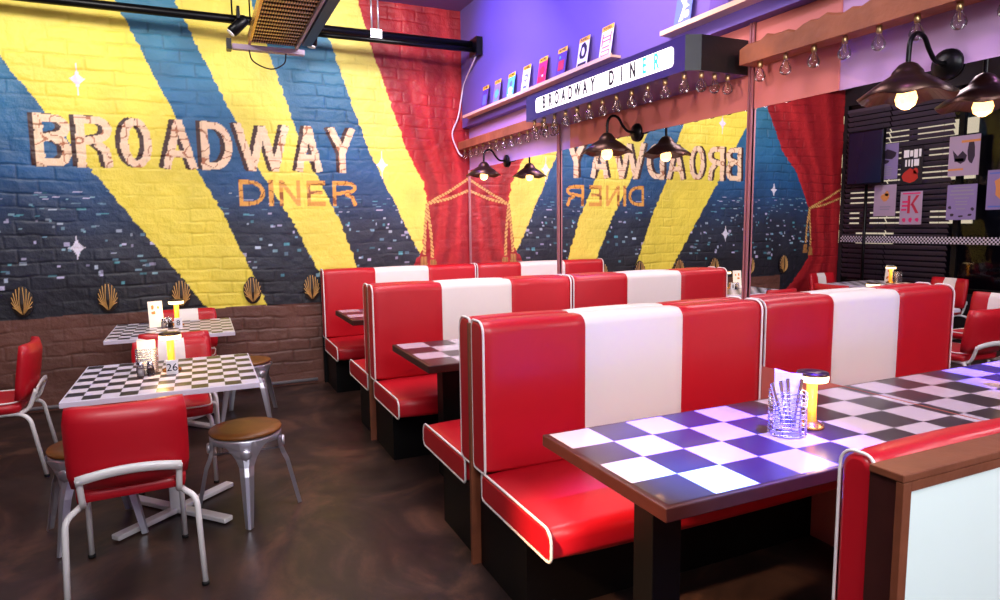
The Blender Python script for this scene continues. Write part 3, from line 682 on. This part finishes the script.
# ------------------------------------------------------------ booth tables
def checker(b, x0, x1, y0, y1, z, nx, ny, mw, mb, start=0, sx=None, h=.0015):
    for i in range(nx):
        for j in range(ny):
            xa = x0+(x1-x0)*i/nx; xb = x0+(x1-x0)*(i+1)/nx; ya = y0+(y1-y0)*j/ny; yb = y0+(y1-y0)*(j+1)/ny
            mi = mw if (i+j+start) % 2 == 0 else mb
            vs = [b.verts.new(p) for p in ((xa, ya, z), (xb, ya, z), (xb, yb, z), (xa, yb, z))]; f = b.faces.new(vs); f.material_index = mi
def booth_table(y0, y1, lab, brown=True):
    yc = (y0+y1)/2; xa = 1.065; L = AX-.004-xa; w = (y1-y0)/2
    t = thing('booth_table', lab, 'table', (xa, yc, 0), 0, None)
    b = B(); box(b, 0, L, -w, w, TZ-.042, TZ-.0008, 0, .004)
    n = 9; s = (2*w-.03)/4
    checker(b, .02, .02+s*8.6, w-.015, -w+.015, TZ, 1, 1, 0, 0)
    x = .02; i = 0
    while x < L-.003:
        x2 = min(x+s, L)
        for j in range(4):
            ya = w-.015-s*j; yb = ya-s; mi = 1 if (i+j) % 2 == 0 else 2
            vs = [b.verts.new(p) for p in ((x, yb, TZ+.0004), (x2, yb, TZ+.0004), (x2, ya, TZ+.0004), (x, ya, TZ+.0004))]; f = b.faces.new(vs); f.material_index = mi
        x = x2; i += 1
    obj('tabletop', b, ['dwood', 'tileW', 'tileB'], t)
    obj('leg', box(B(), .185, .30, -.05, .05, 0, TZ-.042, 0, .003), 'black', t)
    obj('leg', box(B(), 1.22, 1.335, -.05, .05, 0, TZ-.042, 0, .003), 'black', t)
    return t
booth_table(1.305, 1.985, 'large black and white checkered booth table nearest the camera')
booth_table(3.25, 3.97, 'checkered booth table between the middle and near booth benches')
booth_table(5.14, 5.86, 'small looking checkered booth table at the far end by the mural')

# ------------------------------------------------------------ table lamps, caddies
def table_lamp(loc, lab, e=1.2):
    t = thing('table_lamp', lab, 'lamp', loc)
    obj('base', lathe(B(), [(.045, 0), (.047, .004), (.044, .012), (.028, .022), (.024, .026)], n=24), 'goldm', t)
    b = B(); n = 20
    prof = [(.018, .026), (.018, .17)]
    lathe(b, prof, n=20); obj('glowing_stem', b, 'amber', t)
    obj('light_ring', lathe(B(), [(.02, .17), (.052, .172), (.054, .18), (.054, .192), (.05, .194)], n=24), 'ring', t)
    obj('lamp_head', lathe(B(), [(.05, .194), (.055, .195), (.052, .204), (.02, .208), (.002, .208)], n=24), 'bronze', t)
    L = bpy.data.lights.new('lamp_light', 'POINT'); L.energy = e; L.color = (1, .62, .22); L.shadow_soft_size = 0
    lo = bpy.data.objects.new('lamp_light', L); COL.objects.link(lo); lo.location = (loc[0]-.05, loc[1]-.09, loc[2]+.13)
    return t
def table_light_only(loc, e):
    L = bpy.data.lights.new('lamp_light', 'POINT'); L.energy = e; L.color = (1, .62, .22); L.shadow_soft_size = 0
    lo = bpy.data.objects.new('lamp_light', L); COL.objects.link(lo); lo.location = (loc[0]+.06, loc[1]-.08, loc[2]+.13)
def caddy(loc, lab, rz=0, cutlery=True, w=.05, d=.04, h=.13):
    t = thing('wire_caddy', lab, 'caddy', loc, rz)
    b = B()
    ring = lambda z, k=1: [(k*w*math.copysign(abs(math.cos(a))**.6, math.cos(a)), k*d*math.copysign(abs(math.sin(a))**.6, math.sin(a)), z) for a in [2*PI*i/20 for i in range(20)]]
    for i in range(11): tube(b, ring(.008+i*(h-.01)/10), .0022, 5, closed=True)
    for a in range(0, 20, 2): p = ring(0)[a]; tube(b, [(p[0], p[1], .004), (p[0], p[1], h)], .0018, 5)
    obj('wire_basket', b, 'chrome', t)
    obj('bottom_plate', lathe(B(), [(w*.9, .002), (w*.9, .006)], n=16), 'silver', t)
    return t
def napkins(loc, rz, lab, w=.036, z0=.012, z1=.19):
    b = B()
    for k in range(5):
        y = -.016+k*.008; q = [(-w, y, z0), (w, y, z0), (w*1.15, y+.004, z1-.004*k), (-w*1.05, y-.003, z1+.002*k)]
        lo = [b.verts.new(p) for p in q]; hi = [b.verts.new((p[0], p[1]+.005, p[2])) for p in q]
        b.faces.new(lo); b.faces.new(hi[::-1])
        for i in range(4): b.faces.new((lo[i], lo[(i+1) % 4], hi[(i+1) % 4], hi[i]))
    o = obj('napkin_stack', b, 'paper', None, loc, (0, 0, rz)); tag(o, lab, 'napkins')
def cutlery(kind, loc, tilt, rz, lab):
    t = thing(kind, lab, kind.replace('_', ' '), loc); t.rotation_euler = (tilt[0], tilt[1], rz)
    b = B(); box(b, -.004, .004, -.0015, .0015, 0, .11, 0, .001); box(b, -.0065, .0065, -.002, .002, .10, .19, 0, .0015)
    obj('handle', b, 'chrome', t)
    b = B()
    if kind == 'knife': box(b, -.007, .007, -.001, .001, -.0, .06)
    else:
        for i in range(4): box(b, -.009+i*.005, -.0065+i*.005, -.001, .001, 0, .035)
        box(b, -.009, .0085, -.001, .001, .035, .05)
    obj('blade' if kind == 'knife' else 'tines', b, 'chrome', t)
def shaker(loc, lab, fill):
    t = thing('shaker', lab, 'shaker', loc)
    obj('glass_jar', lathe(B(), [(.017, 0), (.019, .004), (.017, .045), (.014, .055)], n=14), 'shaker', t)
    obj('filling', lathe(B(), [(.014, .004), (.015, .036), (.005, .038)], n=12), fill, t)
    obj('lid', lathe(B(), [(.015, .055), (.016, .058), (.015, .07), (.006, .077)], n=14), 'chrome', t)
def number_card(loc, txt, lab, rz=0):
    t = thing('table_number', lab, 'table number', loc, rz)
    b = B(); box(b, -.028, .028, -.003, .003, 0, .075, 0, .002); obj('card', b, 'whitep', t)
    tb = text_bm(txt, .055, .0006); bmesh.ops.transform(tb, matrix=Matrix.Translation((0, -.0042, .036)) @ Matrix.Rotation(PI/2, 4, 'X'), verts=tb.verts[:]); obj('number', tb, 'ink', t)
def menu(loc, lab, rz, w=.05, h=.2, tiltx=-.12):
    o = obj('menu', box(B(), -w, w, 0, .006, 0, h, 0, .001), 'paper', None, loc, (tiltx, 0, rz)); tag(o, lab, 'menu')
    b = B()
    for k in range(5): pts = blob(random.uniform(-.5, .5), random.uniform(.2, .85), .2, .06); f = [b.verts.new((p[0]*w, -.0012, p[1]*h)) for p in pts]; b.faces.new(f)
    obj('picture', b, PM['org'], o)
T = TZ+.001
table_lamp((1.965, 1.62, T), 'glowing gold mushroom lamp on the large checkered booth table', 1.6)
caddy((1.825, 1.60, T), 'silver wire cutlery caddy on the large checkered booth table', -.5, True, .06, .045, .155)
napkins((1.842, 1.62, T), -.75, 'white napkins standing in the wire caddy on the large booth table', .040, .012, .215)
for i, (kd, dx, dy, tx, ty, lab) in enumerate((('knife', -.012, -.012, .05, -.32, 'silver knife leaning out of the left side of the near wire caddy'), ('knife', .0, -.018, .03, -.22, 'second silver knife leaning out of the near wire caddy'), ('fork', .012, -.02, .0, .16, 'silver fork crossing the knives inside the near wire caddy'), ('fork', .015, -.012, .0, -.1, 'silver fork standing behind the knives in the near wire caddy'))):
    cutlery(kd, (1.815+dx, 1.60+dy, T+.012), (tx, ty), -.3, lab)

# ------------------------------------------------------------ square white cafe tables
def cafe_table(loc, lab):
    t = thing('cafe_table', lab, 'table', loc, 0, 'white edged checkered tables'); w = .415
    b = B(); box(b, -w, w, -w, w, .722, .7495, 0, .003)
    checker(b, -w+.008, w-.008, -w+.01, w-.01, .7499, 11, 10, 0, 1); obj('tabletop', b, ['melW', 'tileK'], t)
    obj('column', box(B(), -.035, .035, -.035, .035, .03, .722, 0, .004), 'tube', t)
    b = B()
    for a in (42, 132):
        u = bmesh.new(); bmesh.ops.create_cube(u, size=1)
        for v in u.verts: v.co = Vector((v.co.x*.72, v.co.y*.055, .02+v.co.z*.026))
        bmesh.ops.bevel(u, geom=u.edges[:], offset=.004, segments=1, affect='EDGES'); merge(b, u, Matrix.Rotation(math.radians(a), 4, 'Z'))
    obj('cross_base', b, 'tube', t)
    return t
t1 = cafe_table((-.185, 3.755, 0), 'white edged checkered table nearest, behind the front red chair')
dup(t1, (-.215, 5.50, 0), 0, 'white edged checkered table at the back against the brown bricks')
dup(t1, (-2.12, 5.12, 0), 0, 'white edged checkered table by the window, seen in the mirror')
Z1 = .7505
table_lamp((-.17, 3.83, Z1), 'glowing gold mushroom lamp on the nearer white edged table')
caddy((-.285, 3.83, Z1), 'wire caddy holding napkins on the nearer white edged table', 0)
napkins((-.285, 3.835, Z1), 0, 'white napkins standing in the caddy on the nearer white edged table', .038, .012, .175)
shaker((-.31, 3.75, Z1), 'salt shaker in front of the caddy on the nearer table', 'salt'); shaker((-.265, 3.745, Z1), 'pepper shaker in front of the caddy on the nearer table', 'pepper')
number_card((-.165, 3.73, Z1), '26', 'white card reading 26 below the lamp on the nearer table')
table_lamp((-.19, 5.62, Z1), 'glowing gold mushroom lamp on the back table by the bricks')
menu((-.33, 5.58, Z1+.003), 'upright menu with orange pictures on the back table', .25)
caddy((-.255, 5.6, Z1), 'small wire caddy between menu and lamp on the back table', 0, False, .03, .03, .07)
shaker((-.28, 5.53, Z1), 'salt shaker on the back table', 'salt'); shaker((-.235, 5.525, Z1), 'pepper shaker on the back table', 'pepper')
number_card((-.18, 5.50, Z1), '8', 'white number card below the lamp on the back table')
table_lamp((-2.30, 5.14, Z1), 'glowing gold mushroom lamp on the window table, seen in the mirror')
caddy((-2.42, 5.14, Z1), 'wire caddy on the window table, seen in the mirror', 0); menu((-2.42, 5.25, Z1+.003), 'upright menu on the window table, seen in the mirror', PI/2)

# ------------------------------------------------------------ chairs (front is +Y)
def slab(w, h, th, bend, n=14, m=6, split=None, puff=.010):
    """padded slab in XZ, thickness along Y; bend pushes the sides forward (+Y)"""
    b = B(); g = {}
    for s in (0, 1):
        for i in range(n+1):
            for j in range(m+1):
                u = -1+2*i/n; v = -1+2*j/m
                su = math.copysign(abs(u)**.85, u); e = (1-abs(u)**6)*(1-abs(v)**6)
                x = su*w/2*(1-.05*abs(v)**6); z = v*h/2*(1-.04*abs(u)**8)
                y = bend*u*u+(1 if s else -1)*(th/2*(.55+.45*e**.5)+puff*e*.6)
                g[s, i, j] = b.verts.new((x, y, z))
    for i in range(n):
        for j in range(m):
            mid = split and abs((i+.5)/n-.5) < split/2
            f = b.faces.new((g[0, i, j], g[0, i+1, j], g[0, i+1, j+1], g[0, i, j+1])); f.smooth = True
            f = b.faces.new((g[1, i, j], g[1, i, j+1], g[1, i+1, j+1], g[1, i+1, j])); f.smooth = True; f.material_index = 1 if mid else 0
    for i in range(n):
        for j in (0, m): f = b.faces.new((g[0, i, j], g[0, i+1, j], g[1, i+1, j], g[1, i, j])); f.smooth = True
    for j in range(m):
        for i in (0, n): f = b.faces.new((g[0, i, j], g[0, i, j+1], g[1, i, j+1], g[1, i, j])); f.smooth = True
    return b
def make_chair():
    t = thing('diner_chair', '', 'chair', (0, 0, 0), 0)
    b = slab(.41, .40, .075, 0); bmesh.ops.rotate(b, cent=(0, 0, 0), matrix=Matrix.Rotation(-PI/2+.03, 3, 'X'), verts=b.verts[:]); bmesh.ops.translate(b, vec=(0, 0, .435), verts=b.verts[:])
    st = obj('seat', b, 'red', t)
    pts = [(.2*math.copysign(abs(math.cos(a))**.3, math.cos(a)), .195*math.copysign(abs(math.sin(a))**.3, math.sin(a)), .468) for a in [2*PI*i/40 for i in range(40)]]
    obj('piping', tube(B(), pts, .005, 6, closed=True), 'pipe', st)
    b = slab(.44, .345, .06, .035, split=.3); bmesh.ops.rotate(b, cent=(0, 0, 0), matrix=Matrix.Rotation(.14, 3, 'X'), verts=b.verts[:]); bmesh.ops.translate(b, vec=(0, -.25, .640), verts=b.verts[:])
    bk = obj('backrest', b, ['red', 'white'], t); bk['label'] = 'red backrest with a white stripe down its front'
    r = .0125
    for s in (-1, 1):
        obj('leg', tube(B(), fillet([(s*.245, -.31, .006), (s*.235, -.25, .37), (s*.18, -.19, .395), (s*.17, -.05, .395)], .09), r, 10), 'tube', t)
        obj('leg', tube(B(), fillet([(s*.195, .205, .006), (s*.19, .195, .39), (s*.17, .1, .395), (s*.17, -.03, .395)], .05), r, 10), 'tube', t)
        for (x, y) in ((s*.245, -.34), (s*.195, .205)): pass
        obj('upright', tube(B(), fillet([(s*.17, -.06, .392), (s*.172, -.235, .40), (s*.175, -.272, .505), (s*.178, -.283, .535)], .05), r, 10), 'tube', t)
        b = B()
        lathe(b, [(.015, 0), (.016, .012), (.013, .016)], c=(s*.245, -.31, 0), n=10); lathe(b, [(.015, 0), (.016, .012), (.013, .016)], c=(s*.195, .205, 0), n=10); obj('rubber_foot', b, 'rubber', t)
    b = B(); n = 12; R = []
    for i in range(n+1):
        u = -1+2*i/n; x = u*.187; zc = .530+.022*(1-u*u); y = -.292-.006*(1-u*u)
        R.append([b.verts.new(p) for p in ((x, y, zc-.019), (x, y, zc+.019), (x, y+.006, zc+.019), (x, y+.006, zc-.019))])
    for i in range(n):
        for k in range(4): f = b.faces.new((R[i][k], R[i][(k+1) % 4], R[i+1][(k+1) % 4], R[i+1][k])); f.smooth = True
    b.faces.new(R[0][::-1]); b.faces.new(R[-1]); obj('crossbar', b, 'tube', t)
    return t
GC = 'red and white diner chairs'
c0 = make_chair(); c0.location = (-.325, 3.20, 0); c0.rotation_euler = (0, 0, .07); c0['label'] = 'red diner chair in the foreground seen from behind, at the nearer white edged table'; c0['group'] = GC
for loc, rz, lab in (((-.19, 4.30, 0), PI+.03, 'red diner chair facing the camera on the far side of the nearer table'),
                     ((-.17, 5.07, 0), -.08, 'red diner chair with its back to the camera, tucked under the back table'),
                     ((-.13, 5.95, 0), PI-.05, 'red diner chair between the back table and the brick wall'),
                     ((-1.25, 4.91, 0), PI/2+.04, 'red diner chair at the left edge of the photo, side on'),
                     ((-2.28, 5.84, 0), PI, 'red diner chair beyond the window table beside the painted curtain'),
                     ((-2.60, 4.80, 0), -PI/2+.1, 'red diner chair between the window table and the posters'),
                     ((-1.28, 3.55, 0), -PI/2, 'red diner chair with white stripe facing the booths, seen at the right of the mirror')):
    dup(c0, loc, rz, lab, GC)

# ------------------------------------------------------------ metal stools
def make_stool():
    t = thing('metal_stool', '', 'stool', (0, 0, 0))
    obj('seat', lathe(B(), [(.165, .435), (.178, .44), (.181, .45), (.176, .459), (.12, .461), (.002, .461)], n=36), 'seatwood', t)
    b = B(); n = 48; R = []
    for rr, z in ((.172, .434), (.178, .425), (.172, .40)):
        ring = []
        for k in range(n):
            a = 2*PI*k/n; q = abs(math.sin(2*(a)))  # legs on the diagonals
            ring.append(b.verts.new((rr*math.cos(a), rr*math.sin(a), z-(.035*(q**3) if z < .41 else 0))))
        R.append(ring)
    for ring_ in range(2):
        for k in range(n): f = b.faces.new((R[ring_][k], R[ring_][(k+1) % n], R[ring_+1][(k+1) % n], R[ring_+1][k])); f.smooth = True
    b.faces.new(R[0]); obj('seat_pan', b, 'silver', t)
    for q in range(4):
        a = PI/4+q*PI/2; ca, sa = math.cos(a), math.sin(a); b = B(); prev = None; K = 10
        for i in range(K+1):
            f_ = i/K; z = .425*(1-f_)+.006*f_; rad = .165+.09*f_**1.0-(.012*math.sin(PI*min(1, f_*2.5)) if f_ < .4 else 0)
            wd = (.07*(1-min(1, f_*3.2))**1.6)+.042*(1-f_)+.02*f_ 
            c = Vector((rad*ca, rad*sa, z)); tng = Vector((-sa, ca, 0)); out = Vector((ca, sa, 0))
            pts = [c-tng*wd, c+out*.012, c+tng*wd, c+out*.0]; 
            ring = [b.verts.new(c-tng*wd-out*.010), b.verts.new(c-tng*wd*.3+out*.010), b.verts.new(c+tng*wd*.3+out*.010), b.verts.new(c+tng*wd-out*.010), b.verts.new(c+tng*wd*.25+out*.002), b.verts.new(c-tng*wd*.25+out*.002)]
            if prev:
                for k in range(6): ff = b.faces.new((prev[k], prev[(k+1) % 6], ring[(k+1) % 6], ring[k]))
            else: b.faces.new(ring)
            prev = ring
        b.faces.new(prev[::-1]); lg = obj('leg', b, 'silver', t)
        b = B(); lathe(b, [(.002, .007), (.024, .006), (.028, 0), (.028, -.006)], n=16, cap=False)
        mx = Matrix.Translation((ca*.186, sa*.186, .365)) @ Matrix.Rotation(a, 4, 'Z') @ Matrix.Rotation(PI/2, 4, 'Y'); bmesh.ops.transform(b, matrix=mx, verts=b.verts[:]); obj('round_badge', b, 'silver', lg)
    for q in range(2):
        a = PI/4+q*PI/2; r = .185
        obj('cross_brace', tube(B(), [(-r*math.cos(a), -r*math.sin(a), .335-.008*q), (r*math.cos(a), r*math.sin(a), .335-.008*q)], .006, 6), 'silver', t)
    return t
s0 = make_stool(); s0.location = (.165, 3.61, 0); s0.rotation_euler = (0, 0, math.radians(40.7)); s0['label'] = 'silver metal stool with round wooden seat right of the nearer table'; s0['group'] = 'silver metal stools'
dup(s0, (-.545, 3.67, 0), math.radians(16), 'silver metal stool peeking out at the left of the nearer table', 'silver metal stools')
dup(s0, (.29, 5.48, 0), math.radians(-12), 'silver metal stool tucked under the right side of the back table', 'silver metal stools')

# dark screen on a stand near the window, seen in the mirror
t = thing('standing_screen', 'dark blue upright screen on a tall black pole by the window, seen in the mirror', 'screen', (-2.84, 5.94, 0))
obj('display', box(B(), -.025, .025, -.24, .24, 1.98, 2.65, 0, .006), 'navy', t)
obj('bezel', box(B(), -.03, .02, -.25, .25, 1.965, 2.665, 0, .006), 'blackm', t)
obj('pole', tube(B(), [(-.04, 0, .03), (-.04, 0, 2.1)], .02, 10), 'blackm', t)
obj('foot_plate', box(B(), -.13, .2, -.22, .22, 0, .02, 0, .004), 'blackm', t)
# low pipe along the foot of the mural wall
tag(obj('floor_pipe', tube(B(), [(-1.9, 6.33, .05), (.96, 6.33, .05)], .016, 8), 'silver'), 'thin grey pipe running along the floor at the foot of the mural', 'pipe')

# ------------------------------------------------------------ light
def area(name, loc, tgt, e, col, size, sy=None, spread=None):
    L = bpy.data.lights.new(name, 'AREA'); L.energy = e; L.color = col; L.size = size
    if sy: L.shape = 'RECTANGLE'; L.size_y = sy
    if spread: L.spread = math.radians(spread)
    o = bpy.data.objects.new(name, L); COL.objects.link(o); o.location = loc; d = Vector(tgt)-Vector(loc); o.rotation_euler = d.to_track_quat('-Z', 'Y').to_euler(); return o
def spot(name, loc, tgt, e, col, ang, blend=.6, soft=.08):
    L = bpy.data.lights.new(name, 'SPOT'); L.energy = e; L.color = col; L.spot_size = math.radians(ang); L.spot_blend = blend; L.shadow_soft_size = soft
    o = bpy.data.objects.new(name, L); COL.objects.link(o); o.location = loc; d = Vector(tgt)-Vector(loc); o.rotation_euler = d.to_track_quat('-Z', 'Y').to_euler(); return o
area('ceiling_fill', (-.6, .2, 3.6), (-.4, 2.0, 0), 120, (1, .95, .97), 1.4)  # unseen overhead fills added for overall room brightness
area('ceiling_fill', (.9, 3.3, 3.6), (.8, 3.4, 0), 75, (1, .86, .92), 1.2)
area('mural_wash', (-1.3, 4.4, 3.5), (-.7, 6.41, 1.7), 46, (1, .95, .9), 1.2, .3)
area('mural_wash', (1.5, 4.6, 3.5), (1.2, 6.41, 1.8), 44, (1, .93, .92), 1.0, .3)
area('room_light', (.9, -1.2, 2.9), (1.2, 2.5, .8), 78, (.93, .98, 1), 1.2)
spot('violet_wash', (1.3, 5.3, 3.5), (2.6, 5.0, 2.9), 125, (.16, .08, 1), 110)
spot('blue_wash', (1.5, 3.9, 3.5), (2.6, 4.2, 3.1), 50, (.2, .16, 1), 100)
spot('rose_wash', (1.5, 2.7, 3.2), (2.6, 3.1, 2.9), 100, (1, .72, .82), 60)
spot('violet_near', (1.2, .8, 3.4), (2.6, 1.5, 2.3), 45, (.7, .35, 1), 80)
spot('band_wash', (.2, 1.75, 2.32), (2.6, 3.5, 2.2), 150, (1, .72, .74), 50, .5)  # unseen spot added to brighten the band below the sign
spot('band_violet', (1.2, 4.6, 3.1), (2.6, 5.5, 2.2), 90, (.66, .42, 1), 50, .5)
spot('blue_table', (1.9, .9, 3.5), (1.60, 1.62, .76), 4600, (.03, .012, 1), 21, .8, .05)  # added spot, stands in for the blue gleam reflected in the tiles
spot('cyan_table', (1.0, .9, 3.3), (1.27, 1.41, .76), 2600, (.0, .32, 1), 9, .9, .03)  # added spot for the cyan gleam at the table corner
spot('red_corner', (1.6, 4.9, 3.4), (2.2, 6.4, 1.8), 70, (1, .3, .4), 60)
spot('warm_floor', (-1.2, 1.40, 2.1), (1.85, 1.72, 0), 1000, (1, .6, .3), 24, .8)  # unseen low spot added to brighten the floor under the table
w = bpy.data.worlds.new('World'); SC.world = w; w.use_nodes = True; w.node_tree.nodes['Background'].inputs[0].default_value = (.02, .02, .05, 1); w.node_tree.nodes['Background'].inputs[1].default_value = .5

# ------------------------------------------------------------ camera
cam = bpy.data.cameras.new('camera'); co = bpy.data.objects.new('camera', cam); COL.objects.link(co); SC.camera = co
cam.sensor_width = 36; cam.lens = 36*654/1000; cam.clip_start = .02; co.location = (0, 0, 1.5)
YAW, PITCH, ROLL = math.radians(24.56), math.radians(6.57), math.radians(-.70)
f = Vector((math.sin(YAW)*math.cos(PITCH), math.cos(YAW)*math.cos(PITCH), -math.sin(PITCH))); r0 = Vector((math.cos(YAW), -math.sin(YAW), 0)); u0 = r0.cross(f)
r = r0*math.cos(ROLL)+u0*math.sin(ROLL); u = -r0*math.sin(ROLL)+u0*math.cos(ROLL)
co.matrix_world = Matrix((tuple(r)+(0,), tuple(u)+(0,), tuple(-f)+(0,), (0, 0, 0, 1))).transposed(); co.location = (0, 0, 1.5)
vs = SC.view_settings; vs.view_transform = 'Standard'; vs.look = 'None'; vs.gamma = 1; vs.use_curve_mapping = False; vs.exposure = 0.0
